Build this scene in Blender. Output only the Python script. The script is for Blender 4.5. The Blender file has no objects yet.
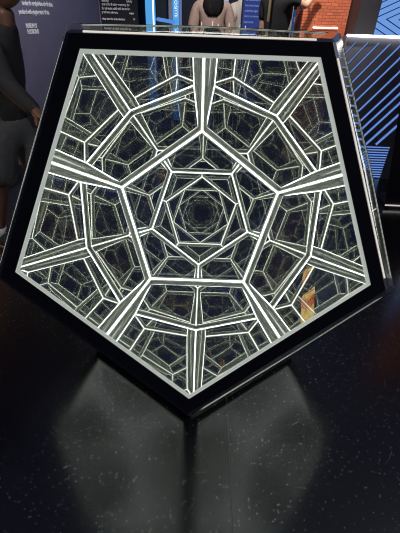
import bpy, bmesh, math, random
from mathutils import Vector, Matrix, noise
random.seed(7)
sc = bpy.context.scene
COL = sc.collection
PI = math.pi

# ------------------------------------------------------------------ camera, world, lights, exposure
cam_d = bpy.data.cameras.new('camera')
cam = bpy.data.objects.new('camera', cam_d)
COL.objects.link(cam)
cam_d.sensor_fit = 'VERTICAL'
cam_d.sensor_height = 36.0
cam_d.lens = 36.0 * 355.0 / 533.0
cam_d.clip_start = 0.02
cam.matrix_world = Matrix(((0.9993570, -0.0358534, 0.0002798, 0.0181865),
                           (0.0208685, 0.5752976, -0.8176779, -1.4970698),
                           (0.0291555, 0.8171580, 0.5756759, 1.512),
                           (0, 0, 0, 1)))
sc.camera = cam

world = bpy.data.worlds.new('world')
sc.world = world
world.use_nodes = True
bg = world.node_tree.nodes['Background']
bg.inputs[0].default_value = (0.24, 0.27, 0.52, 1)
bg.inputs[1].default_value = 0.10

sc.view_settings.view_transform = 'Standard'
sc.view_settings.look = 'None'
sc.view_settings.gamma = 1.0
sc.view_settings.use_curve_mapping = False
sc.view_settings.exposure = 0.0
cy = sc.cycles
cy.max_bounces = 12
cy.glossy_bounces = 12
cy.diffuse_bounces = 4
cy.transmission_bounces = 8
cy.transparent_max_bounces = 24
cy.sample_clamp_indirect = 2.5
cy.blur_glossy = 0.0
cy.filter_width = 1.0


def spot(name, loc, target, power, color, angle=60):
    l = bpy.data.lights.new(name, 'SPOT')
    l.energy, l.color, l.spot_size, l.spot_blend, l.shadow_soft_size = power, color, math.radians(angle), 0.8, 0.04
    o = bpy.data.objects.new(name, l)
    COL.objects.link(o)
    o.location = loc
    o.rotation_euler = (Vector(target) - Vector(loc)).to_track_quat('-Z', 'Y').to_euler()
    return o

spot('wall_spot', (-0.9, 2.0, 3.0), (-2.0, 3.2, 1.4), 130, (0.92, 0.90, 1.0), 80)
spot('brick_spot', (1.1, 1.9, 2.9), (1.2, 3.0, 1.5), 190, (1.0, 0.92, 0.84), 50)
spot('visitor_spot', (0.2, 1.9, 3.0), (0.2, 3.4, 1.5), 130, (1.0, 0.95, 0.9), 70)
spot('aisle_spot', (-1.3, -1.0, 3.0), (-1.25, 0.85, 0.8), 100, (1.0, 0.95, 0.9), 50)
spot('floor_fill', (2.6, -1.2, 3.0), (0.1, -0.8, 0), 130, (0.95, 0.97, 1.0), 75)  # added fill spot that makes the pale floor flecks show
spot('side_brick_fill', (1.2, 0.2, 3.0), (2.5, 1.6, 1.2), 70, (1.0, 0.9, 0.8), 45)  # added spot, brightens the stand-in side pier for its mirror images


# ------------------------------------------------------------------ materials
def new_mat(name):
    m = bpy.data.materials.new(name)
    m.use_nodes = True
    return m, m.node_tree.nodes, m.node_tree.links


def plain(name, color, rough=0.6, metal=0.0, spec=0.5, noise_amt=0.0, noise_scale=20.0, bump=0.0):
    m, N, L = new_mat(name)
    b = N['Principled BSDF']
    b.inputs['Base Color'].default_value = (*color, 1)
    b.inputs['Roughness'].default_value = rough
    b.inputs['Metallic'].default_value = metal
    b.inputs['Specular IOR Level'].default_value = spec
    if noise_amt or bump:
        tc = N.new('ShaderNodeTexCoord')
        t = N.new('ShaderNodeTexNoise')
        t.inputs['Scale'].default_value = noise_scale
        t.inputs['Detail'].default_value = 5
        L.new(tc.outputs['Object'], t.inputs['Vector'])
        if noise_amt:
            r = N.new('ShaderNodeValToRGB')
            r.color_ramp.elements[0].position = 0.3
            r.color_ramp.elements[1].position = 0.7
            r.color_ramp.elements[0].color = (*[c * (1 - noise_amt) for c in color], 1)
            r.color_ramp.elements[1].color = (*[min(1, c * (1 + noise_amt)) for c in color], 1)
            L.new(t.outputs['Fac'], r.inputs['Fac'])
            L.new(r.outputs['Color'], b.inputs['Base Color'])
        if bump:
            bp = N.new('ShaderNodeBump')
            bp.inputs['Strength'].default_value = bump
            bp.inputs['Distance'].default_value = 0.01
            L.new(t.outputs['Fac'], bp.inputs['Height'])
            L.new(bp.outputs['Normal'], b.inputs['Normal'])
    return m


def emit(name, color, strength):
    m, N, L = new_mat(name)
    N.remove(N['Principled BSDF'])
    e = N.new('ShaderNodeEmission')
    e.inputs[0].default_value = (*color, 1)
    e.inputs[1].default_value = strength
    L.new(e.outputs[0], N['Material Output'].inputs[0])
    return m


def mirror_mat(name, inside, outside, tint):
    """glass pane, mirror film on its inner side: the share that is reflected on each side, the rest passes"""
    m, N, L = new_mat(name)
    N.remove(N['Principled BSDF'])
    g = N.new('ShaderNodeBsdfGlossy')
    g.inputs['Color'].default_value = (0.87, 0.875, 0.82, 1)
    g.inputs['Roughness'].default_value = 0.0
    t = N.new('ShaderNodeBsdfTransparent')
    t.inputs['Color'].default_value = (*tint, 1)
    geo = N.new('ShaderNodeNewGeometry')
    lw = N.new('ShaderNodeLayerWeight')
    lw.inputs['Blend'].default_value = 0.5
    fr = N.new('ShaderNodeMath')
    fr.operation = 'MULTIPLY_ADD'
    fr.inputs[1].default_value = 1.0 - outside
    fr.inputs[2].default_value = outside
    L.new(lw.outputs['Fresnel'], fr.inputs[0])
    sel = N.new('ShaderNodeMix')
    sel.data_type = 'FLOAT'
    L.new(geo.outputs['Backfacing'], sel.inputs[0])
    L.new(fr.outputs[0], sel.inputs[2])
    sel.inputs[3].default_value = inside
    mx = N.new('ShaderNodeMixShader')
    L.new(sel.outputs[0], mx.inputs[0])
    L.new(t.outputs[0], mx.inputs[1])
    L.new(g.outputs[0], mx.inputs[2])
    # fine film of dust and smears on the inner side, seen only along the pane
    hz = N.new('ShaderNodeBsdfDiffuse')
    hz.inputs['Color'].default_value = (0.85, 0.86, 0.74, 1)
    pw = N.new('ShaderNodeMath'); pw.operation = 'POWER'
    pw.inputs[1].default_value = HAZE_POW
    L.new(lw.outputs['Facing'], pw.inputs[0])
    hm = N.new('ShaderNodeMath'); hm.operation = 'MULTIPLY'
    L.new(pw.outputs[0], hm.inputs[0]); L.new(geo.outputs['Backfacing'], hm.inputs[1])
    h2 = N.new('ShaderNodeMath'); h2.operation = 'MULTIPLY'; h2.inputs[1].default_value = HAZE
    L.new(hm.outputs[0], h2.inputs[0])
    m2 = N.new('ShaderNodeMixShader')
    L.new(h2.outputs[0], m2.inputs[0])
    L.new(mx.outputs[0], m2.inputs[1])
    L.new(hz.outputs[0], m2.inputs[2])
    L.new(m2.outputs[0], N['Material Output'].inputs[0])
    return m


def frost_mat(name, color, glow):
    """frosted glass border, glowing by its own emission in place of light from the tubes"""
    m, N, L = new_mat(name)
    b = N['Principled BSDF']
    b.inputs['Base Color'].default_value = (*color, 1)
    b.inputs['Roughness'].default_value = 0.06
    b.inputs['Emission Color'].default_value = (*color, 1)  # emission put in for tube light coming through the glass
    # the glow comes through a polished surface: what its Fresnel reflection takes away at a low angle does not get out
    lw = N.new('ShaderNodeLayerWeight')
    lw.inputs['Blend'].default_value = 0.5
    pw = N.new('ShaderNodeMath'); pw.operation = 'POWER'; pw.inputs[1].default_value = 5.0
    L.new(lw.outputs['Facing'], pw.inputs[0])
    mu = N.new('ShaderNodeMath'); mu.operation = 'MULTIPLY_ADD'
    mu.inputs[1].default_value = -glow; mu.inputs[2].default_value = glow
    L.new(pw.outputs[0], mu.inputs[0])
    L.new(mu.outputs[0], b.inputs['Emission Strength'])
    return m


HAZE, HAZE_POW = 1.0, 9.0
M_MIRROR = mirror_mat('one_way_mirror', 0.82, 0.10, (0.60, 0.65, 0.80))
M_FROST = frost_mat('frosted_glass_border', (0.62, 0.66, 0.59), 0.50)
M_LED = emit('led_tube', (1.0, 0.99, 0.82), 7.0)
M_BLACK = plain('black_frame', (0.006, 0.006, 0.008), 0.10, 0.0, 0.4)
M_ALU = plain('grey_aluminium_rail', (0.88, 0.88, 0.77), 0.5, 0.0)
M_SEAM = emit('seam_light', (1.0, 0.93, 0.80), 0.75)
M_COVER = plain('black_anodised_cover', (0.27, 0.27, 0.29), 0.3, 0.9, 0.5)
M_RUBBER = plain('black_rubber', (0.02, 0.02, 0.02), 0.7)

# ------------------------------------------------------------------ mesh helpers
def build(name, bm, mat, parent=None, smooth=False, recalc=True):
    if recalc:
        bmesh.ops.recalc_face_normals(bm, faces=bm.faces[:])
    me = bpy.data.meshes.new(name)
    bm.to_mesh(me)
    bm.free()
    for m in (mat if isinstance(mat, (list, tuple)) else [mat]):
        me.materials.append(m)
    if smooth:
        for p in me.polygons:
            p.use_smooth = True
    o = bpy.data.objects.new(name, me)
    COL.objects.link(o)
    if parent is not None:
        o.parent = parent
    return o


def tag(o, label=None, cat=None, group=None, kind=None):
    if label: o['label'] = label
    if cat: o['category'] = cat
    if group: o['group'] = group
    if kind: o['kind'] = kind
    return o


def empty(name, loc, rz=0.0):
    o = bpy.data.objects.new(name, None)
    COL.objects.link(o)
    o.location = loc
    o.rotation_euler = (0, 0, rz)
    o.empty_display_size = 0.1
    return o


def add_box(bm, c, s, M=None, bevel=0.0):
    r = bmesh.ops.create_cube(bm, size=1.0)
    vs = r['verts']
    for v in vs:
        v.co = Vector((v.co.x * s[0], v.co.y * s[1], v.co.z * s[2]))
    if bevel:
        es = list({e for v in vs for e in v.link_edges})
        rr = bmesh.ops.bevel(bm, geom=es, offset=bevel, segments=2, affect='EDGES', profile=0.5)
        vs = list({v for f in rr['faces'] for v in f.verts} | {v for v in vs if v.is_valid})
    for v in vs:
        p = v.co + Vector(c)
        v.co = M @ p if M is not None else p
    return vs


def box(c, s, bevel=0.0, M=None):
    bm = bmesh.new()
    add_box(bm, c, s, M, bevel)
    return bm


def add_tube(bm, pts, rad, seg=10, cap=True):
    """round bar along a polyline; rad a number or a list"""
    pts = [Vector(p) for p in pts]
    rads = rad if isinstance(rad, (list, tuple)) else [rad] * len(pts)
    rings = []
    ref = None
    for i, p in enumerate(pts):
        a = pts[max(0, i - 1)]
        b = pts[min(len(pts) - 1, i + 1)]
        d = (b - a).normalized()
        if ref is None:
            ref = Vector((0, 0, 1)) if abs(d.z) < 0.9 else Vector((1, 0, 0))
        x = d.cross(ref).normalized()
        y = d.cross(x).normalized()
        ref = -y if False else ref
        rings.append([bm.verts.new(p + (x * math.cos(2 * PI * k / seg) + y * math.sin(2 * PI * k / seg)) * rads[i]) for k in range(seg)])
    for a, b in zip(rings, rings[1:]):
        for k in range(seg):
            bm.faces.new((a[k], a[(k + 1) % seg], b[(k + 1) % seg], b[k]))
    if cap:
        bm.faces.new(list(reversed(rings[0])))
        bm.faces.new(rings[-1])


def add_prism(bm, poly, n, th):
    """solid from a planar polygon pushed along n by th"""
    n = Vector(n)
    a = [bm.verts.new(Vector(p)) for p in poly]
    b = [bm.verts.new(Vector(p) + n * th) for p in poly]
    k = len(poly)
    bm.faces.new(a)
    bm.faces.new(list(reversed(b)))
    for i in range(k):
        bm.faces.new((a[i], b[i], b[(i + 1) % k], a[(i + 1) % k]))


def add_ring(bm, outer, inner, n, th):
    """flat closed frame between two polygons, pushed along n by th"""
    n = Vector(n)
    k = len(outer)
    oa = [bm.verts.new(Vector(p)) for p in outer]
    ia = [bm.verts.new(Vector(p)) for p in inner]
    ob = [bm.verts.new(Vector(p) + n * th) for p in outer]
    ib = [bm.verts.new(Vector(p) + n * th) for p in inner]
    for i in range(k):
        j = (i + 1) % k
        bm.faces.new((oa[i], oa[j], ia[j], ia[i]))
        bm.faces.new((ob[i], ib[i], ib[j], ob[j]))
        bm.faces.new((oa[i], ob[i], ob[j], oa[j]))
        bm.faces.new((ia[i], ia[j], ib[j], ib[i]))

def floor_mat():
    m, N, L = new_mat('speckled_black_vinyl')
    b = N['Principled BSDF']
    tc = N.new('ShaderNodeTexCoord')
    vo = N.new('ShaderNodeTexVoronoi')
    vo.inputs['Scale'].default_value = 75.0
    L.new(tc.outputs['Object'], vo.inputs['Vector'])
    r = N.new('ShaderNodeValToRGB')
    r.color_ramp.elements[0].position = 0.07
    r.color_ramp.elements[0].color = (1, 1, 1, 1)
    r.color_ramp.elements[1].position = 0.13
    r.color_ramp.elements[1].color = (0, 0, 0, 1)
    L.new(vo.outputs['Distance'], r.inputs['Fac'])
    # only some of the cells carry a pale fleck
    sp = N.new('ShaderNodeSeparateColor')
    L.new(vo.outputs['Color'], sp.inputs[0])
    gt = N.new('ShaderNodeMath'); gt.operation = 'GREATER_THAN'; gt.inputs[1].default_value = 0.35
    L.new(sp.outputs[0], gt.inputs[0])
    mu = N.new('ShaderNodeMath'); mu.operation = 'MULTIPLY'
    L.new(r.outputs['Color'], mu.inputs[0]); L.new(gt.outputs[0], mu.inputs[1])
    # seams between the vinyl sheets
    sx = N.new('ShaderNodeSeparateXYZ')
    L.new(tc.outputs['Object'], sx.inputs[0])
    a = N.new('ShaderNodeMath'); a.operation = 'ADD'; a.inputs[1].default_value = SEAM_X
    L.new(sx.outputs['X'], a.inputs[0])
    pp = N.new('ShaderNodeMath'); pp.operation = 'PINGPONG'; pp.inputs[1].default_value = 0.9
    L.new(a.outputs[0], pp.inputs[0])
    lt = N.new('ShaderNodeMath'); lt.operation = 'LESS_THAN'; lt.inputs[1].default_value = 0.0013
    L.new(pp.outputs[0], lt.inputs[0])
    mixc = N.new('ShaderNodeMix'); mixc.data_type = 'RGBA'
    mixc.inputs[6].default_value = (0.008, 0.0083, 0.009, 1)
    mixc.inputs[7].default_value = (0.75, 0.75, 0.75, 1)
    L.new(mu.outputs[0], mixc.inputs[0])
    L.new(mixc.outputs[2], b.inputs['Base Color'])
    rr = N.new('ShaderNodeMath'); rr.operation = 'MULTIPLY_ADD'
    rr.inputs[1].default_value = 0.5; rr.inputs[2].default_value = FLOOR_ROUGH
    L.new(lt.outputs[0], rr.inputs[0])
    L.new(rr.outputs[0], b.inputs['Roughness'])
    b.inputs['Specular IOR Level'].default_value = FLOOR_SPEC
    b.inputs['Coat Weight'].default_value = FLOOR_COAT
    b.inputs['Coat Roughness'].default_value = 0.2
    b.inputs['Coat IOR'].default_value = 1.6
    return m


SEAM_X, FLOOR_ROUGH, FLOOR_SPEC, FLOOR_COAT = -0.17, 0.21, 1.0, 0.9
M_FLOOR = floor_mat()
tag(build('floor', box((0, 1.3, -0.05), (9.0, 9.0, 0.1)), M_FLOOR), kind='structure')

# ------------------------------------------------------------------ walls
M_WALL = plain('slate_violet_paint', (0.155, 0.145, 0.205), 0.6, noise_amt=0.06, noise_scale=6)
M_NAVY = plain('navy_black_paint', (0.012, 0.014, 0.035), 0.5)
M_DARK = plain('dark_grey_paint', (0.022, 0.022, 0.028), 0.5)
M_WHITE = plain('white_lettering', (0.92, 0.91, 0.90), 0.6)


def text_mesh(name, body, size, M, mat, parent=None, sx=1.0, align='LEFT', depth=0.001, bold=0.0):
    cu = bpy.data.curves.new(name, 'FONT')
    cu.body = body
    cu.size = size
    cu.align_x = align
    cu.extrude = depth
    cu.offset = bold
    o = bpy.data.objects.new(name, cu)
    COL.objects.link(o)
    bpy.context.view_layer.update()
    me = bpy.data.meshes.new_from_object(o.evaluated_get(bpy.context.evaluated_depsgraph_get()))
    COL.objects.unlink(o)
    bpy.data.objects.remove(o)
    me.name = name
    me.transform(M @ Matrix.Diagonal((sx, 1, 1, 1)))
    me.materials.clear()
    me.materials.append(mat)
    t = bpy.data.objects.new(name, me)
    COL.objects.link(t)
    if parent is not None:
        t.parent = parent
    return t

# local wall frame: x along the wall, y up the wall, z out of it
def wall_frame(origin, along):
    a = Vector((along[0], along[1], 0)).normalized()
    up = Vector((0, 0, 1))
    n = a.cross(up)
    M = Matrix((a, up, n)).transposed().to_4x4()
    M.translation = Vector(origin)
    return M

# left wall, running away from the viewer
LW = wall_frame((-2.95, -1.3, 0), (0.25, 1.0))
LEN = 6.65
wl = tag(build('wall_left', box((LEN / 2, 1.6, -0.05), (LEN, 3.2, 0.1), M=LW), M_WALL), kind='structure')
bm = box((LEN / 2, 0.05, 0.006), (LEN, 0.1, 0.012), M=LW)
tag(build('baseboard_left', bm, M_DARK), kind='structure')
LW_TEXT = [
    ('turning the manipulation of reflection,', 4.91, 1.556, 0.052, 0.66),
    ('produced with gripping visual effects.', 4.82, 1.482, 0.052, 0.66),
    ('MUSEUM OF', 4.555, 1.360, 0.054, 0.62),
    ('ILLUSIONS', 4.565, 1.309, 0.054, 0.75),
]
for s, x, z, size, sx in LW_TEXT:
    text_mesh('wall_lettering', s, size, LW @ Matrix.Translation((x, z, 0.002)), M_WHITE, wl, sx, 'RIGHT', 0.001, 0.0028)

# back wall
wb = tag(build('wall_back', box((0.6, 5.25, 1.6), (6.0, 0.1, 3.2)), M_NAVY), kind='structure')
tag(build('baseboard_back', box((0.6, 5.19, 0.05), (6.0, 0.02, 0.1)), M_DARK), kind='structure')

# right wall with the glowing blue line work
YR = 2.60
wr = tag(build('wall_right', box((2.75, YR + 0.06, 0.70), (2.8, 0.12, 1.40)), plain('graphite_panel', (0.16, 0.165, 0.20), 0.45)), kind='structure')
M_LINE = emit('blue_light_line', (0.16, 0.31, 0.82), 0.75)
for i, c in enumerate((-0.46, -0.605, -0.74, -0.88, -1.02, -1.165, -1.33, -1.49, -1.62, -1.75, -1.90, -2.04)):
    w = 0.007 + 0.0017 * i
    pts = []
    for k in range(400):
        x = 1.2 + k * 0.005
        z = 1.25 * x + c
        if 0.385 <= z <= 1.355 and x <= 2.05 + max(0.0, z - 0.80) * 3:
            pts.append((x, z))
    if len(pts) < 2:
        continue
    (x0, z0), (x1, z1) = pts[0], pts[-1]
    d = Vector((x1 - x0, 0, z1 - z0)).normalized()
    nrm = Vector((-d.z, 0, d.x)) * w * 0.5
    A, B = Vector((x0, YR, z0)), Vector((x1, YR, z1))
    bm = bmesh.new()
    add_prism(bm, [A - nrm, B - nrm, B + nrm, A + nrm], (0, -1, 0), 0.004)
    build('light_line', bm, M_LINE, wr)
for k in range(13):
    z = 0.02 + k * 0.0285
    build('fine_light_line', box((1.93 - 0.02, YR - 0.002, z), (0.40 , 0.004, 0.013)), M_LINE, wr)
strip = build('led_strip', box((2.75, YR - 0.012, 1.405), (2.8, 0.05, 0.020), 0.004), emit('white_led_strip', (1.0, 0.95, 0.95), 5.0))
tag(strip, 'long white glowing strip along the top of the wall with blue diagonal lines', 'light')


def chevron_mat():
    m, N, L = new_mat('backlit_chevrons')
    N.remove(N['Principled BSDF'])
    tc = N.new('ShaderNodeTexCoord')
    s = N.new('ShaderNodeSeparateXYZ')
    L.new(tc.outputs['Object'], s.inputs[0])

    def mth(op, a, b=None):
        n = N.new('ShaderNodeMath'); n.operation = op
        for i, v in enumerate((a, b)):
            if v is None: continue
            if isinstance(v, (int, float)): n.inputs[i].default_value = v
            else: L.new(v, n.inputs[i])
        return n.outputs[0]
    az = mth('ABSOLUTE', mth('SUBTRACT', s.outputs['Z'], 1.545))
    v = mth('SUBTRACT', s.outputs['X'], mth('MULTIPLY', az, 2.2))
    f = mth('FRACT', mth('DIVIDE', v, 0.135))
    line = mth('LESS_THAN', f, 0.17)
    mx = N.new('ShaderNodeMix'); mx.data_type = 'RGBA'
    mx.inputs[6].default_value = (0.155, 0.33, 0.75, 1)
    mx.inputs[7].default_value = (0.012, 0.025, 0.09, 1)
    L.new(line, mx.inputs[0])
    e = N.new('ShaderNodeEmission')
    e.inputs[1].default_value = 1.0
    L.new(mx.outputs[2], e.inputs[0])
    L.new(e.outputs[0], N['Material Output'].inputs[0])
    return m


ch = empty('backlit_wall_panel', (0, 0, 0))
tag(ch, 'light blue backlit panel with dark nested chevrons above the white glowing strip', 'panel')
build('screen', box((2.95, 3.16, 2.05), (3.0, 0.05, 1.30)), chevron_mat(), ch)
build('panel_frame', box((2.95, 3.21, 1.60), (3.1, 0.05, 3.2)), M_DARK, ch)

# low platform on which the visitors stand
tag(build('floor_platform', box((0.29, 3.13, 0.09), (1.32, 1.36, 0.18), 0.01), M_DARK), kind='structure')

# black tapered plinth at the right edge
bm = bmesh.new()
add_prism(bm, [(1.83, 1.78, 0.05), (2.33, 1.78, 0.05), (2.33, 1.78, 1.60), (1.535, 1.78, 1.60)], (0.55, 1, 0), 0.28)
pl = empty('display_plinth', (2.1, 1.9, 0))
tag(pl, 'black display plinth with leaning side and lit base line at the right edge', 'plinth')
pb = build('body', bm, plain('satin_black', (0.012, 0.012, 0.014), 0.45), pl)
pb.matrix_parent_inverse = Matrix.Translation((-2.1, -1.9, 0))
for nm, bb, mt in (('base', box((2.12, 1.93, 0.025), (0.46, 0.26, 0.05)), M_DARK),
                   ('base_light', box((2.08, 1.772, 0.035), (0.50, 0.015, 0.012), 0.003), emit('pale_base_light', (1.0, 0.9, 0.9), 0.55))):
    o = build(nm, bb, mt, pl)
    o.matrix_parent_inverse = Matrix.Translation((-2.1, -1.9, 0))


# ------------------------------------------------------------------ brick pier and dark column
def brick_mat():
    m, N, L = new_mat('orange_brick')
    b = N['Principled BSDF']
    tc = N.new('ShaderNodeTexCoord')
    s = N.new('ShaderNodeSeparateXYZ'); L.new(tc.outputs['Object'], s.inputs[0])
    ad = N.new('ShaderNodeMath'); ad.operation = 'ADD'
    L.new(s.outputs['X'], ad.inputs[0]); L.new(s.outputs['Y'], ad.inputs[1])
    c = N.new('ShaderNodeCombineXYZ'); L.new(ad.outputs[0], c.inputs[0]); L.new(s.outputs['Z'], c.inputs[1])
    t = N.new('ShaderNodeTexBrick')
    t.inputs['Color1'].default_value = (0.56, 0.135, 0.055, 1)
    t.inputs['Color2'].default_value = (0.42, 0.095, 0.04, 1)
    t.inputs['Mortar'].default_value = (0.22, 0.055, 0.03, 1)
    t.inputs['Scale'].default_value = 1.0
    t.inputs['Brick Width'].default_value = 0.070
    t.inputs['Row Height'].default_value = 0.026
    t.inputs['Mortar Size'].default_value = 0.003
    L.new(c.outputs[0], t.inputs['Vector'])
    L.new(t.outputs['Color'], b.inputs['Base Color'])
    b.inputs['Roughness'].default_value = 0.7
    return m


def stand_in_glow_mat():
    m, N, L = new_mat('orange_stand_in_glow')
    N.remove(N['Principled BSDF'])
    tc = N.new('ShaderNodeTexCoord')
    w = N.new('ShaderNodeTexWave')
    w.inputs['Scale'].default_value = 6.0
    w.inputs['Distortion'].default_value = 9.0
    w.inputs['Detail'].default_value = 3.0
    L.new(tc.outputs['Object'], w.inputs['Vector'])
    r = N.new('ShaderNodeValToRGB')
    r.color_ramp.elements[0].position = 0.35
    r.color_ramp.elements[0].color = (0.70, 0.16, 0.02, 1)
    r.color_ramp.elements[1].position = 0.65
    r.color_ramp.elements[1].color = (0.95, 0.55, 0.08, 1)
    L.new(w.outputs['Fac'], r.inputs['Fac'])
    e = N.new('ShaderNodeEmission')
    e.inputs[1].default_value = 10.0
    L.new(r.outputs['Color'], e.inputs[0])
    L.new(e.outputs[0], N['Material Output'].inputs[0])
    return m


bp = empty('brick_pier', (1.22, 3.2, 0))
tag(bp, 'orange brick pier lit from above behind the right end of the sculpture', 'pier')
for nm, bb, mt in (('masonry', box((0, 0, 1.6), (0.47, 0.36, 3.2), 0.004), brick_mat()),
                   ('light_bar', box((0.02, -0.19, 1.452), (0.26, 0.02, 0.013), 0.003), emit('white_light_bar', (1, 0.96, 0.95), 3.0))):
    build(nm, bb, mt, bp)
dc = build('dark_column', box((0, 0, 1.6), (0.20, 0.5, 3.2), 0.004), M_DARK)
dc.location = (1.56, 3.0, 0)
dc.rotation_euler = (0, 0, 0)
tag(dc, 'tall dark grey column between the brick pier and the blue chevron panel', 'column')

bs = empty('brick_pier', (2.57, 1.60, 0))  # guessed pier out of view, added for the brown patches in the mirrors
tag(bs, 'added side brick pier standing in for the brown reflections in the left of the sculpture window', 'pier')
build('masonry', box((0, 0, 1.3), (0.40, 0.26, 2.6), 0.004), brick_mat(), bs)
build('plinth_course', box((0, 0, 0.05), (0.44, 0.30, 0.10), 0.004), M_DARK, bs)

# added glowing panel, tilted to stand in for the orange patch in the mirrors
ob = empty('stand_in_panel', (0, 0, 0))
tag(ob, 'added slanting orange glow panel on the left wall, standing in for the orange patch mirrored in the right of the window', 'panel')
TILT = LW @ Matrix.Translation((2.46, 0.42, 0)) @ Matrix.Rotation(math.radians(40), 4, 'Z')
build('screen', box((0, 0, 0.012), (0.80, 0.17, 0.012), M=TILT), stand_in_glow_mat(), ob)
for z in (-0.095, 0.095):
    build('rail', box((0, z, 0.014), (0.84, 0.02, 0.024), 0.003, M=TILT), M_DARK, ob)

# ------------------------------------------------------------------ poster panel with white paragraphs
po = empty('text_panel', (-1.24, 4.5, 0))
tag(po, 'dark charcoal panel with small white paragraphs standing at the far left', 'panel')
build('board', box((0.015, 0.03, 1.45), (0.52, 0.04, 1.5), 0.004), plain('charcoal_board', (0.016, 0.017, 0.024), 0.5), po)
build('edge_light', box((-0.25, 0.005, 1.45), (0.008, 0.012, 1.5)), plain('pale_edge', (0.35, 0.35, 0.45), 0.5), po)
PW = wall_frame((-0.235, 0.0, 0), (1, 0))
for s, x, z, size, sx in (
    ('infinity', 0.028, 1.640, 0.045, 0.8),
    ('material reflecting geometry, the', 0.025, 1.598, 0.040, 0.72),
    ('the platonic solid with its twelve', 0.020, 1.553, 0.040, 0.74),
    ('pentagon mirrors.', 0.015, 1.510, 0.040, 0.76),
    ('infinity', 0.365, 1.640, 0.036, 0.8),
    ('edges', 0.392, 1.510, 0.032, 0.9),
    ('deep into the dodecahedron', 0.012, 1.437, 0.034, 0.80),
    ('10', 0.44, 1.442, 0.030, 0.9),
):
    text_mesh('lettering', s, size, PW @ Matrix.Translation((x, z, 0.009)), M_WHITE, po, sx, 'LEFT', 0.001, 0.002)

# ------------------------------------------------------------------ blue display columns
M_BLUEGLOW = emit('blue_glow', (0.10, 0.42, 0.90), 0.85)
M_PALEGLOW = emit('pale_blue_glow', (0.75, 0.82, 1.0), 0.9)
lc = empty('light_column', (-0.79, 4.5, 0))
tag(lc, 'bright sky blue glowing column beside the charcoal text panel', 'light column')
build('tube', box((0, 0, 1.7), (0.13, 0.10, 2.8), 0.02), M_BLUEGLOW, lc)
build('highlight_strip', box((0.045, -0.052, 1.9), (0.022, 0.01, 2.4), 0.004), emit('white_glow', (0.85, 0.92, 1.0), 1.4), lc)
build('base', box((0, 0, 0.15), (0.2, 0.2, 0.30), 0.01), M_DARK, lc)

sg = empty('illuminated_sign', (-0.44, 4.5, 0))
tag(sg, 'tall narrow blue lit sign with white letters running up it', 'sign')
build('post', box((-0.075, 0, 1.5), (0.045, 0.08, 3.0), 0.004), plain('pale_lilac_post', (0.42, 0.38, 0.45), 0.5), sg)
build('face', box((0.0, 0, 1.6), (0.09, 0.06, 2.9), 0.006), M_BLUEGLOW, sg)
build('side_trim', box((0.065, 0, 1.6), (0.025, 0.07, 2.9), 0.004), emit('violet_trim', (0.25, 0.28, 0.6), 0.6), sg)
tm = Matrix.Rotation(PI / 2, 4, 'Z')
text_mesh('lettering', 'ILLUSIONS', 0.055, wall_frame((0.022, -0.032, 1.49), (1, 0)) @ tm, emit('white_sign_letters', (0.95, 0.97, 1.0), 1.2), sg)

tr = empty('blue_tray', (-0.57, 4.35, 0))
tag(tr, 'small bright blue tray on a dark stand between the two blue lights', 'tray')
build('dish', box((0, 0, 1.452), (0.24, 0.16, 0.04), 0.012, M=Matrix.Rotation(0.12, 4, 'Y') ), emit('blue_tray_glow', (0.12, 0.33, 0.85), 0.8), tr).location = (-0.17, 0, 0.01)
build('stand', box((0, 0, 0.71), (0.10, 0.10, 1.42), 0.01), M_DARK, tr)
spk = empty('black_cabinet', (-0.62, 4.75, 0))
tag(spk, 'black rounded cabinet in shadow behind the blue tray', 'cabinet')
build('body', box((0, 0, 1.0), (0.26, 0.26, 2.0), 0.05), M_BLACK, spk)
build('door_panel', box((0, -0.135, 1.1), (0.20, 0.012, 1.6), 0.004), M_RUBBER, spk)

# blue information panel
M_PANELBLUE = emit('deep_blue_screen', (0.035, 0.06, 0.24), 0.8)
ip = empty('information_panel', (0.47, 3.0, 0))
tag(ip, 'deep blue lit information panel with pale text lines right of the two visitors', 'panel')
build('screen', box((0, 0, 1.45), (0.21, 0.03, 1.6), 0.003), M_PANELBLUE, ip)
build('foot', box((0, 0.02, 0.40), (0.06, 0.03, 0.44), 0.003), M_DARK, ip)
build('base', box((0, 0.02, 0.19), (0.22, 0.16, 0.02), 0.003), M_DARK, ip)
build('frame', box((0, 0.02, 1.45), (0.24, 0.03, 1.64), 0.004), M_NAVY, ip)
M_TXTBLUE = emit('pale_blue_text', (0.30, 0.36, 0.80), 0.8)
IW = wall_frame((-0.10, -0.016, 0), (1, 0))
for s, z, size in (('the dodecahedron', 1.655, 0.028), ('has twelve faces', 1.61, 0.028), ('and thirty edges', 1.565, 0.028), ('mirror on mirror', 1.52, 0.028), ('look inside', 1.47, 0.03)):
    text_mesh('lettering', s, size, IW @ Matrix.Translation((0.01, z, 0)), M_TXTBLUE, ip, 0.75)
lp = empty('light_pole', (0.635, 3.06, 0))
tag(lp, 'thin pole with a pale blue glowing edge left of the person in black', 'light pole')
build('pole', box((-0.015, 0, 1.59), (0.03, 0.04, 2.82), 0.004), plain('pale_pink_metal', (0.4, 0.33, 0.36), 0.4), lp)
build('glow_edge', box((0.022, -0.005, 1.6), (0.04, 0.04, 2.8), 0.004), emit('blue_edge_glow', (0.12, 0.25, 0.70), 0.8), lp)

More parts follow.
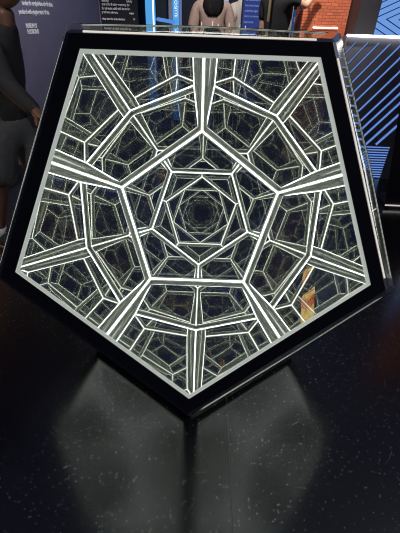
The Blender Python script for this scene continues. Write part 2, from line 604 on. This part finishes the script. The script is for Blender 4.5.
# shelf of blue and white boxes behind the person in black
sh = empty('display_shelf', (1.02, 4.0, 0))
tag(sh, 'display shelf behind the person in black', 'shelf')
build('back_board', box((0, 0.14, 0.68), (0.62, 0.02, 1.34)), M_DARK, sh)
for sx in (-0.3, 0.3):
    build('side_board', box((sx, 0, 0.68), (0.02, 0.3, 1.34), 0.003), M_DARK, sh)
for z in (0.03, 0.45, 0.90, 1.36):
    build('shelf_board', box((0, 0, z), (0.62, 0.3, 0.025), 0.004), plain('white_board', (0.5, 0.5, 0.5), 0.5), sh)
M_BX = [plain('white_card', (0.75, 0.75, 0.78), 0.5), plain('blue_card', (0.03, 0.16, 0.50), 0.5), plain('pale_grey_card', (0.45, 0.45, 0.5), 0.5)]
names = ('white', 'blue', 'pale grey')
xs = -0.28
for i in range(10):
    w = 0.045 + 0.012 * ((i * 7) % 3)
    h = 0.20 + 0.04 * ((i * 5) % 3)
    b = empty('boxed_game', (1.02 + xs + w / 2, 3.95, 1.3725))
    k = (0, 1, 0, 2, 0, 1, 1, 0, 2, 1)[i]
    tag(b, '%s upright box on the shelf behind the person in black, %s' % (names[k], ('leftmost of the row', 'second from the left', 'third from the left', 'fourth from the left', 'fifth from the left', 'fifth from the right', 'fourth from the right', 'third from the right', 'second from the right', 'rightmost of the row')[i]), 'box', 'upright boxes on the display shelf')
    build('carton', box((0, 0, h / 2), (w, 0.2, h), 0.003), M_BX[k], b)
    build('title_band', box((0, -0.1005, h * 0.6), (w * 0.7, 0.002, h * 0.2)), M_BX[(k + 1) % 3], b)
    xs += w + 0.008

# ------------------------------------------------------------------ the dodecahedron
U = 0.63556            # length of a light edge
R0 = 1.113516          # inradius for edge 1
ZC = 0.741715          # height of its centre above the floor
S_IN, S_WIN, S_OUT = 0.917, 0.9415, 1.021
H_MIRROR, H_FRAME = 1.150, 1.1515
RAIL_W, RAIL_D, LED_W = 0.017, 0.030, 0.0095
SEAM_W = 0.006


def dodeca():
    verts = []
    for rad, z, rot in ((0.850651, R0, -54), (1.376382, 0.262866, -54), (1.376382, -0.262866, -90), (0.850651, -R0, -90)):
        for k in range(5):
            a = math.radians(rot + 72 * k)
            verts.append(Vector((rad * math.cos(a), rad * math.sin(a), z)))
    normals = [Vector((0, 0, 1))]
    for az0, el in ((-90, 26.56505), (-54, -26.56505)):
        for k in range(5):
            a, e = math.radians(az0 + 72 * k), math.radians(el)
            normals.append(Vector((math.cos(e) * math.cos(a), math.cos(e) * math.sin(a), math.sin(e))))
    normals.append(Vector((0, 0, -1)))
    faces = []
    for n in normals:
        idx = [i for i, v in enumerate(verts) if abs(v.dot(n) - R0) < 0.01]
        x = (verts[idx[0]] - n * R0).normalized()
        y = n.cross(x)
        idx.sort(key=lambda i: math.atan2((verts[i] - n * R0).dot(y), (verts[i] - n * R0).dot(x)))
        faces.append((n, idx))
    edges = set()
    for n, idx in faces:
        for a, b in zip(idx, idx[1:] + idx[:1]):
            edges.add((min(a, b), max(a, b)))
    return verts, faces, sorted(edges)


def make_sculpture():
    root = empty('infinity_mirror_sculpture', (0, 0, 0))
    tag(root, 'large black framed dodecahedron of one-way mirrors with glowing white edges inside', 'sculpture')
    V, F, E = dodeca()
    c0 = Vector((0, 0, ZC))

    def poly(n, idx, s, h):
        return [c0 + ((V[i] - n * R0) * s + n * h) * U for i in idx]
    for n, idx in F:
        bm = bmesh.new()
        bm.faces.new([bm.verts.new(p) for p in poly(n, idx, 1.02, H_MIRROR)])
        build('mirror_panel', bm, M_MIRROR, root, recalc=False)
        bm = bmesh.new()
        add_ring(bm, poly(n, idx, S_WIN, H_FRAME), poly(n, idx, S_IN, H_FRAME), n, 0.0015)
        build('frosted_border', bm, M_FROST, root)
        bm = bmesh.new()
        add_ring(bm, poly(n, idx, S_OUT, H_FRAME), poly(n, idx, S_WIN, H_FRAME), n, 0.003)
        build('face_frame', bm, M_BLACK, root)
    for a, b in E:
        fs = [(n, idx) for n, idx in F if a in idx and b in idx]
        q = []
        for n, idx in fs:
            q.append([c0 + ((V[i] - n * R0) * S_OUT + n * (H_FRAME)) * U + n * 0.003 for i in (a, b)])
        bis = (fs[0][0] + fs[1][0]).normalized()
        side = (V[b] - V[a]).normalized().cross(bis)
        # channel with the light strip set in its inner side, facing the centre
        bm = bmesh.new()
        add_prism(bm, [c0 + (V[i] + side * g_ * RAIL_W) * U for i, g_ in ((a, -1), (b, -1), (b, 1), (a, 1))], bis, RAIL_D * U)
        build('edge_rail', bm, M_ALU, root)
        bm = bmesh.new()
        add_prism(bm, [c0 + (V[i] + side * g_ * LED_W) * U for i, g_ in ((a, -1), (b, -1), (b, 0.8), (a, 0.8))], -bis, 0.0018)
        build('light_strip', bm, M_LED, root)
        bm = bmesh.new()
        add_prism(bm, [q[0][0], q[0][1], q[1][1], q[1][0]], -bis, 0.012)
        build('edge_cover', bm, M_COVER, root)
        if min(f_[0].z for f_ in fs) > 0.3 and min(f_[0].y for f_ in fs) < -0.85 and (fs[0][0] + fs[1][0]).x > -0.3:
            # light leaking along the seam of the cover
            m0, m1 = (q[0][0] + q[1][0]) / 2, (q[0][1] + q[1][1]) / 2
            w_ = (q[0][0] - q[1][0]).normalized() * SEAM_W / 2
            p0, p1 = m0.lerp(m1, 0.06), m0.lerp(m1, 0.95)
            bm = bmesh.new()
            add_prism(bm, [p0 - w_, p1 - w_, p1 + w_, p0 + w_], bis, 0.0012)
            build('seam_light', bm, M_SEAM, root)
    n, idx = F[-1]
    bm = bmesh.new()
    add_prism(bm, poly(n, idx, 0.98, H_FRAME + 0.005), n, 0.004)
    build('base_plate', bm, M_RUBBER, root)
    for i, v in enumerate(V):
        pts = [c0 + ((v - n * R0) * S_OUT + n * (H_FRAME)) * U + n * 0.003 for n, idx in F if i in idx]
        bm = bmesh.new()
        add_prism(bm, pts, -v.normalized(), 0.012)
        build('corner_cap', bm, M_COVER, root)
    return root


sculpture = make_sculpture()

# ------------------------------------------------------------------ people
def skin_mesh(name, joints, bones, mat, parent, levels=2, root='pelvis', smooth=True):
    """one continuous surface grown around a skeleton; joints: name -> (pos, radius)"""
    me = bpy.data.meshes.new(name)
    keys = list(joints)
    me.from_pydata([joints[k][0] for k in keys], [(keys.index(a), keys.index(b)) for a, b in bones], [])
    o = bpy.data.objects.new(name, me)
    COL.objects.link(o)
    md = o.modifiers.new('skin', 'SKIN')
    sv = me.skin_vertices[0].data
    for i, k in enumerate(keys):
        r = joints[k][1]
        sv[i].radius = (r, r) if not isinstance(r, tuple) else r
        sv[i].use_root = (k == root)
    ss = o.modifiers.new('sub', 'SUBSURF')
    ss.levels = ss.render_levels = levels
    bpy.context.view_layer.update()
    dg = bpy.context.evaluated_depsgraph_get()
    m2 = bpy.data.meshes.new_from_object(o.evaluated_get(dg))
    COL.objects.unlink(o)
    bpy.data.objects.remove(o)
    m2.name = name
    m2.materials.clear()
    m2.materials.append(mat)
    for p in m2.polygons:
        p.use_smooth = smooth
    t = bpy.data.objects.new(name, m2)
    COL.objects.link(t)
    t.parent = parent
    return t


def ellipsoid(bm, c, r, M=None, seg=18, rings=12):
    res = bmesh.ops.create_uvsphere(bm, u_segments=seg, v_segments=rings, radius=1.0)
    for v in res['verts']:
        p = Vector((v.co.x * r[0], v.co.y * r[1], v.co.z * r[2]))
        if M is not None:
            p = M @ p
        v.co = p + Vector(c)
    return res['verts']


def make_head(parent, c, face, up, skin, s=1.0):
    """head with brow, nose, lips, ears; face = looking direction"""
    f = Vector(face).normalized()
    u = (Vector(up) - f * Vector(up).dot(f)).normalized()
    r = f.cross(u)
    M = Matrix((r, f, u)).transposed()
    bm = bmesh.new()
    vs = ellipsoid(bm, (0, 0, 0), (0.075 * s, 0.095 * s, 0.115 * s), None, 28, 20)
    for v in vs:
        x, y, z = v.co / s
        if z < -0.02 and y > -0.02:                 # jaw narrows to the chin
            k = min(1, (-0.02 - z) / 0.09)
            x *= 1 - 0.30 * k
            y += 0.012 * k
        if y > 0.05:
            y += 0.020 * math.exp(-((x / 0.013) ** 2 + ((z + 0.018) / 0.020) ** 2))      # nose
            y += 0.008 * math.exp(-((x / 0.026) ** 2 + ((z + 0.058) / 0.010) ** 2))      # mouth
            y += 0.006 * math.exp(-(((abs(x) - 0.03) / 0.022) ** 2 + ((z - 0.026) / 0.010) ** 2))   # brow
            y -= 0.008 * math.exp(-(((abs(x) - 0.03) / 0.014) ** 2 + ((z - 0.005) / 0.012) ** 2))   # eye sockets
        v.co = Vector((x, y, z)) * s
    for sx in (-1, 1):
        ellipsoid(bm, (sx * 0.077 * s, -0.008 * s, 0.0), (0.010 * s, 0.020 * s, 0.032 * s), None, 10, 8)
    for v in bm.verts:
        v.co = M @ v.co + Vector(c)
    h = build('head', bm, skin, parent, smooth=True)
    for sx in (-1, 1):
        bm = bmesh.new()
        ellipsoid(bm, (sx * 0.030 * s, 0.078 * s, 0.005 * s), (0.011 * s, 0.008 * s, 0.007 * s), None, 10, 8)
        for v in bm.verts:
            v.co = M @ v.co + Vector(c)
        build('eye', bm, M_EYE, h, smooth=True)
    return M


def make_hair(parent, c, M, mat, long=0.0, s=1.0):
    bm = bmesh.new()
    vs = ellipsoid(bm, (0, -0.012, 0.018), (0.084, 0.100, 0.112), None, 28, 18)
    for v in list(vs):
        x, y, z = v.co
        if y > 0.055 and z < 0.06:
            v.co.y = 0.02 + 0.4 * (y - 0.055)
            v.co.x *= 0.95
        elif z < -0.02 and not long:
            v.co.z = -0.02 + (z + 0.02) * 0.5
            v.co.x *= 0.93
    if long:
        k = 22
        prof = [(0.09, 0.05, 0.080), (0.0, 0.03, 0.098), (-0.12, 0.035, 0.112), (-0.24, 0.03, 0.125), (-long, 0.015, 0.10), (-long - 0.04, 0.008, 0.05)]
        rings = []
        for z, d, w in prof:
            ring = []
            for j in range(k):
                a = 2 * PI * j / k
                n = 0.006 * math.sin(j * 2.3 + z * 20)
                ring.append(bm.verts.new(((w * 0.85 + n) * math.cos(a), -0.085 - 0.035 * (z < -0.05) + (d + n) * math.sin(a) , z)))
            rings.append(ring)
        for a, b in zip(rings, rings[1:]):
            for j in range(k):
                bm.faces.new((a[j], a[(j + 1) % k], b[(j + 1) % k], b[j]))
        bm.faces.new(rings[0]); bm.faces.new(rings[-1])
    for v in bm.verts:
        v.co = M @ (v.co * s) + Vector(c)
    return build('hair', bm, mat, parent, smooth=True)


def make_hand(J, B, side, wrist, d, up, s=1.0, curl=0.35):
    """palm and five fingers added to the skeleton: d along the hand, up = back of the hand"""
    d = Vector(d).normalized(); up = Vector(up).normalized()
    r = d.cross(up).normalized() * (1 if side == 'r' else -1)     # towards the thumb
    up = r.cross(d).normalized() * (1 if side == 'r' else -1)
    w = Vector(wrist)
    p = side + '_palm'
    J[p] = (w + d * 0.045 * s, (0.030 * s, 0.016 * s))
    B.append((side + '_wrist', p))
    for i, (off, ln) in enumerate(((0.028, 0.070), (0.010, 0.080), (-0.010, 0.074), (-0.028, 0.058))):
        base = w + d * 0.085 * s + r * off * s
        k = '%s_k%d' % (side, i)
        J[k] = (base, 0.011 * s)
        B.append((p, k))
        mid = base + (d * math.cos(curl) - up * math.sin(curl)) * ln * 0.5 * s
        tip = mid + (d * math.cos(curl * 2.2) - up * math.sin(curl * 2.2)) * ln * 0.5 * s
        J[k + 'm'] = (mid, 0.009 * s); B.append((k, k + 'm'))
        J[k + 't'] = (tip, 0.0075 * s); B.append((k + 'm', k + 't'))
    a = w + d * 0.030 * s + r * 0.030 * s
    t = side + '_t0'
    J[t] = (a, 0.013 * s); B.append((p, t))
    J[t + 'm'] = (a + (d * 0.7 + r * 0.7) * 0.035 * s, 0.011 * s); B.append((t, t + 'm'))
    J[t + 't'] = (a + (d * 0.85 + r * 0.75) * 0.062 * s, 0.009 * s); B.append((t + 'm', t + 't'))


def person(name, label, P, skin, top_mat, legs_mat, hair_mat, face, hair_long=0.0, legs_len='trousers',
           sleeve='long', shoe_mat=None, s=1.0, hands=None, up=(0, 0, 1), loc=(0, 0, 0), sock_mat=None):
    root = empty(name, loc)
    tag(root, label, 'person')
    P = {k: Vector(v) - Vector(loc) for k, v in P.items()}
    rad = dict(pelvis=(0.105, 0.08), belly=(0.095, 0.072), chest=(0.110, 0.085), neck=0.052, neck_top=0.048,
               l_shoulder=0.055, r_shoulder=0.055, l_elbow=0.042, r_elbow=0.042, l_wrist=0.028, r_wrist=0.028,
               l_hip=0.07, r_hip=0.07, l_knee=0.056, r_knee=0.056, l_calf=0.053, r_calf=0.053,
               l_ankle=0.038, r_ankle=0.038)
    for sd in 'lr':
        P[sd + '_calf'] = P[sd + '_knee'].lerp(P[sd + '_ankle'], 0.3)
    J = {k: (P[k], tuple(q * s for q in r) if isinstance(r, tuple) else r * s) for k, r in rad.items()}
    B = [('pelvis', 'belly'), ('belly', 'chest'), ('chest', 'neck'), ('neck', 'neck_top')]
    for sd in 'lr':
        B += [('chest', sd + '_shoulder'), (sd + '_shoulder', sd + '_elbow'), (sd + '_elbow', sd + '_wrist'),
              ('pelvis', sd + '_hip'), (sd + '_hip', sd + '_knee'), (sd + '_knee', sd + '_calf'), (sd + '_calf', sd + '_ankle')]
    for sd in 'lr':
        d, u = (hands or {}).get(sd, (P[sd + '_wrist'] - P[sd + '_elbow'], (0, 1, 0.3)))
        make_hand(J, B, sd, P[sd + '_wrist'], d, u, s)
    skin_mesh('body', J, B, skin, root)
    hc = P['head']
    M = make_head(root, hc, face, up, skin, s)
    make_hair(root, hc, M, hair_mat, hair_long, s)
    # top
    g = 0.016
    g2 = 0.034
    T = {k: (J[k][0], tuple(q + g2 for q in J[k][1]) if isinstance(J[k][1], tuple) else J[k][1] + g) for k in
         ('pelvis', 'belly', 'chest', 'l_shoulder', 'r_shoulder', 'l_elbow', 'r_elbow', 'l_wrist', 'r_wrist')}
    T['neck'] = (P['neck'].copy(), 0.068 * s)
    T['collar'] = (P['neck'].lerp(P['neck_top'], 0.45), 0.058 * s)
    T['pelvis'] = (P['pelvis'] + Vector((0, 0, 0.02)), (0.145 * s, 0.115 * s))
    TB = [('hem', 'pelvis'), ('pelvis', 'belly'), ('belly', 'chest'), ('chest', 'neck'), ('neck', 'collar')]
    T['hem'] = (P['pelvis'] + (P['pelvis'] - P['belly']) * 0.45, (0.142 * s, 0.118 * s))
    for sd in 'lr':
        if sleeve == 'long':
            T[sd + '_wrist'] = (P[sd + '_elbow'].lerp(P[sd + '_wrist'], 1.02), 0.043 * s)
            TB += [('chest', sd + '_shoulder'), (sd + '_shoulder', sd + '_elbow'), (sd + '_elbow', sd + '_wrist')]
        else:
            T[sd + '_elbow'] = (P[sd + '_shoulder'].lerp(P[sd + '_elbow'], 0.7), 0.066 * s)
            del T[sd + '_wrist']
            TB += [('chest', sd + '_shoulder'), (sd + '_shoulder', sd + '_elbow')]
    skin_mesh('top', T, TB, top_mat, root)
    # trousers or shorts
    G = {'pelvis': (P['pelvis'] + Vector((0, 0, -0.02)), (0.15 * s, 0.118 * s)), 'waist': (P['pelvis'].lerp(P['belly'], 0.75), (0.135 * s, 0.108 * s))}
    GB = [('pelvis', 'waist')]
    for sd in 'lr':
        G[sd + '_hip'] = (P[sd + '_hip'], (0.122 if legs_len == 'shorts' else 0.105) * s)
        GB.append(('pelvis', sd + '_hip'))
        if legs_len == 'shorts':
            G[sd + '_mid'] = (P[sd + '_hip'].lerp(P[sd + '_knee'], 0.5), 0.128 * s)
            G[sd + '_knee'] = (P[sd + '_hip'].lerp(P[sd + '_knee'], 0.93), 0.125 * s)
            GB += [(sd + '_hip', sd + '_mid'), (sd + '_mid', sd + '_knee')]
        else:
            G[sd + '_knee'] = (P[sd + '_knee'], 0.075 * s)
            G[sd + '_ankle'] = (P[sd + '_ankle'] + Vector((0, 0, 0.0)), 0.058 * s)
            GB += [(sd + '_hip', sd + '_knee'), (sd + '_knee', sd + '_ankle')]
    skin_mesh('shorts' if legs_len == 'shorts' else 'trousers', G, GB, legs_mat, root)
    # shoes (and socks)
    fd = Vector((face[0], face[1], 0)).normalized()
    for sd in 'lr':
        a = P[sd + '_ankle']
        z0 = -root.location.z
        side = Vector((-fd.y, fd.x, 0))
        bm = bmesh.new()
        Mx = Matrix((side, fd, Vector((0, 0, 1)))).transposed()
        vs = ellipsoid(bm, (0, 0, 0), (0.048 * s, 0.135 * s, 0.06 * s), None, 20, 14)
        for v in vs:
            if v.co.z < -0.035 * s: v.co.z = -0.035 * s
            if v.co.y > 0: v.co.z = -0.035 * s + (v.co.z + 0.035 * s) * (1 - 3.2 * v.co.y)
        for v in bm.verts:
            v.co = Mx @ v.co + Vector((a.x, a.y, z0 + 0.036 * s)) + fd * 0.055 * s
        sh_ = build('shoe', bm, shoe_mat or M_RUBBER, root, smooth=True)
        bm = bmesh.new()
        add_box(bm, (0, 0, 0), (0.088 * s, 0.25 * s, 0.014), Mx.to_4x4(), 0.006)
        for v in bm.verts:
            v.co += Vector((a.x, a.y, z0 + 0.0075)) + fd * 0.055 * s
        build('sole', bm, M_SOLE, sh_)
        if sock_mat:
            bm = bmesh.new()
            add_tube(bm, [a + Vector((0, 0, -0.03)), a.lerp(P[sd + '_knee'], 0.06), a.lerp(P[sd + '_knee'], 0.2)], [0.047 * s, 0.045 * s, 0.050 * s], 16)
            build('sock', bm, sock_mat, root, smooth=True)
    return root


M_EYE = plain('eye', (0.05, 0.04, 0.04), 0.3)
M_SOLE = plain('pale_sole', (0.6, 0.6, 0.6), 0.6)
SKIN_BROWN = plain('brown_skin', (0.145, 0.066, 0.038), 0.5, noise_amt=0.1, noise_scale=30)
SKIN_LIGHT = plain('light_skin', (0.62, 0.36, 0.26), 0.5)
M_HOODIE = plain('black_jersey', (0.018, 0.018, 0.020), 0.85, noise_amt=0.2, noise_scale=60, bump=0.2)
M_SHORTS = plain('charcoal_shorts', (0.065, 0.066, 0.070), 0.85, noise_amt=0.15, noise_scale=40, bump=0.2)
M_SOCK = plain('white_sock', (0.75, 0.75, 0.75), 0.8)
M_HAIR = plain('dark_hair', (0.012, 0.010, 0.010), 0.5)

man = person('person', 'person in black long-sleeved top and charcoal shorts leaning a hand on the sculpture',
    dict(pelvis=(-1.27, 0.92, 0.92), belly=(-1.23, 0.88, 1.08), chest=(-1.17, 0.84, 1.27), neck=(-1.08, 0.80, 1.42), neck_top=(-1.055, 0.785, 1.53),
         head=(-1.02, 0.765, 1.635),
         r_shoulder=(-1.155, 0.71, 1.36), r_elbow=(-1.09, 0.67, 1.17), r_wrist=(-0.905, 0.56, 1.055),
         l_shoulder=(-1.19, 0.98, 1.33), l_elbow=(-1.30, 1.12, 1.07), l_wrist=(-1.24, 1.14, 0.83),
         r_hip=(-1.30, 0.84, 0.87), r_knee=(-1.42, 0.845, 0.46), r_ankle=(-1.55, 0.87, 0.085),
         l_hip=(-1.20, 1.00, 0.87), l_knee=(-1.16, 1.02, 0.47), l_ankle=(-1.10, 1.04, 0.085)),
    SKIN_BROWN, M_HOODIE, M_SHORTS, M_HAIR, (0.92, -0.25, -0.30), legs_len='shorts', sock_mat=M_SOCK, loc=(-1.28, 0.93, 0),
    hands={'r': ((0.7, -0.35, -0.45), (0.5, -0.3, 0.8)), 'l': ((0.2, 0.1, -1), (0, 1, 0))}, up=(0.3, 0, 1))


def standing(cx, cy, rz, h, arms, z0=0.18):
    """joints of a standing figure of height h facing local +y turned by rz"""
    k = h / 1.75
    base = dict(pelvis=(0, 0, 0.95), belly=(0, 0.01, 1.10), chest=(0, 0, 1.28), neck=(0, -0.01, 1.46), neck_top=(0, 0.0, 1.53), head=(0, 0.02, 1.63),
                l_hip=(-0.09, 0, 0.90), r_hip=(0.09, 0, 0.90), l_knee=(-0.10, 0.02, 0.49), r_knee=(0.10, 0.02, 0.49),
                l_ankle=(-0.10, -0.02, 0.085 / k), r_ankle=(0.10, -0.02, 0.085 / k),
                l_shoulder=(-0.165, 0, 1.39), r_shoulder=(0.165, 0, 1.39))
    base.update(arms)
    c, s_ = math.cos(rz), math.sin(rz)
    return {n: (cx + (x * c - y * s_) * k, cy + (x * s_ + y * c) * k, z * k + z0) for n, (x, y, z) in base.items()}


REST = dict(l_elbow=(-0.22, -0.02, 1.12), l_wrist=(-0.21, 0.10, 0.90), r_elbow=(0.22, -0.02, 1.12), r_wrist=(0.21, 0.10, 0.90))
M_BEIGE = plain('dusty_pink_knit', (0.50, 0.35, 0.30), 0.85, noise_amt=0.15, noise_scale=80)
M_CREAM = plain('cream_cotton', (0.75, 0.68, 0.62), 0.85)
M_JEANS = plain('dark_denim', (0.02, 0.025, 0.05), 0.8)

person('person', 'long-haired person in a dusty pink top with back turned beside the cream shirt',
       standing(0.05, 3.25, 0.1, 1.80, REST), SKIN_LIGHT, M_BEIGE, M_JEANS, M_HAIR, (-0.1, 1, 0), hair_long=0.30, s=1.0, loc=(0.05, 3.25, 0.18), sleeve='long')
person('person', 'person in a cream shirt holding up a blue phone next to the long-haired visitor',
       standing(0.40, 3.66, 0.9, 1.78, dict(REST, l_elbow=(-0.22, 0.05, 1.14), l_wrist=(-0.10, 0.27, 1.32))), SKIN_LIGHT, M_CREAM, M_JEANS, M_HAIR, (-0.8, 0.6, 0),
       s=1.0, loc=(0.40, 3.66, 0.18), sleeve='short')
ph = empty('phone', (0.205, 3.66, 1.66))
tag(ph, 'blue lit phone held up by the visitor in a cream shirt', 'phone')
build('case', box((0, 0, 0), (0.075, 0.010, 0.15), 0.004), plain('phone_case', (0.03, 0.03, 0.04), 0.4), ph)
build('screen', box((0, -0.0055, 0), (0.066, 0.002, 0.138)), emit('phone_screen', (0.25, 0.45, 0.9), 1.0), ph)
dk = person('person', 'person in black with one bare forearm raised towards the brick pier',
       standing(0.68, 2.75, -0.9, 1.90, dict(REST, r_elbow=(0.20, 0.12, 1.32), r_wrist=(0.20, 0.30, 1.50), l_elbow=(-0.20, 0.03, 1.12), l_wrist=(-0.17, 0.2, 0.95))), SKIN_LIGHT, M_HOODIE, M_JEANS, M_HAIR, (0.75, 0.65, 0),
       s=0.86, loc=(0.68, 2.75, 0.18), sleeve='short', hands={'r': ((0.5, 0.2, 0.9), (0, 0.9, 0.2)), 'l': ((0, 0.1, -1), (-1, 0, 0))})
bm = bmesh.new()
add_box(bm, (-0.10, -0.125, 1.48), (0.022, 0.006, 0.34), None, 0.002)
build('lanyard', bm, plain('tan_strap', (0.30, 0.22, 0.12), 0.7), dk)
bd = empty('display_stand', (0.875, 2.52, 0.18))
tag(bd, 'slim black stand with a small grey box on top right of the person in black', 'stand')
build('base', box((0, 0, 0.01), (0.10, 0.10, 0.02), 0.003), M_RUBBER, bd)
bm = bmesh.new()
add_tube(bm, [(0, 0, 0.02), (0, 0, 1.17)], 0.008, 10)
build('post', bm, M_RUBBER, bd, smooth=True)
build('grey_box', box((0, 0, 1.205), (0.065, 0.05, 0.075), 0.008), plain('grey_plastic', (0.32, 0.32, 0.35), 0.6), bd)
build('label_plate', box((0, -0.0255, 1.215), (0.045, 0.002, 0.03)), plain('grey_plate', (0.20, 0.20, 0.22), 0.6), bd)

# low white wire rack in front of the visitors
rk = empty('wire_rack', (0.16, 2.62, 0.18))
tag(rk, 'low white wire rack in front of the two visitors', 'rack')
for z in (0.2, 1.245):
    build('rail', box((0, 0, z), (0.44, 0.008, 0.010), 0.002), M_WHITE, rk)
for i in range(9):
    h = (1.29, 1.26, 1.30, 1.28, 1.25, 1.29, 1.26, 1.28, 1.27)[i]
    x = -0.21 + i * 0.0525
    bm = bmesh.new()
    add_tube(bm, [(x, 0, 0.0), (x, 0, h)], 0.004, 6)
    build('wire', bm, M_WHITE, rk, smooth=True)
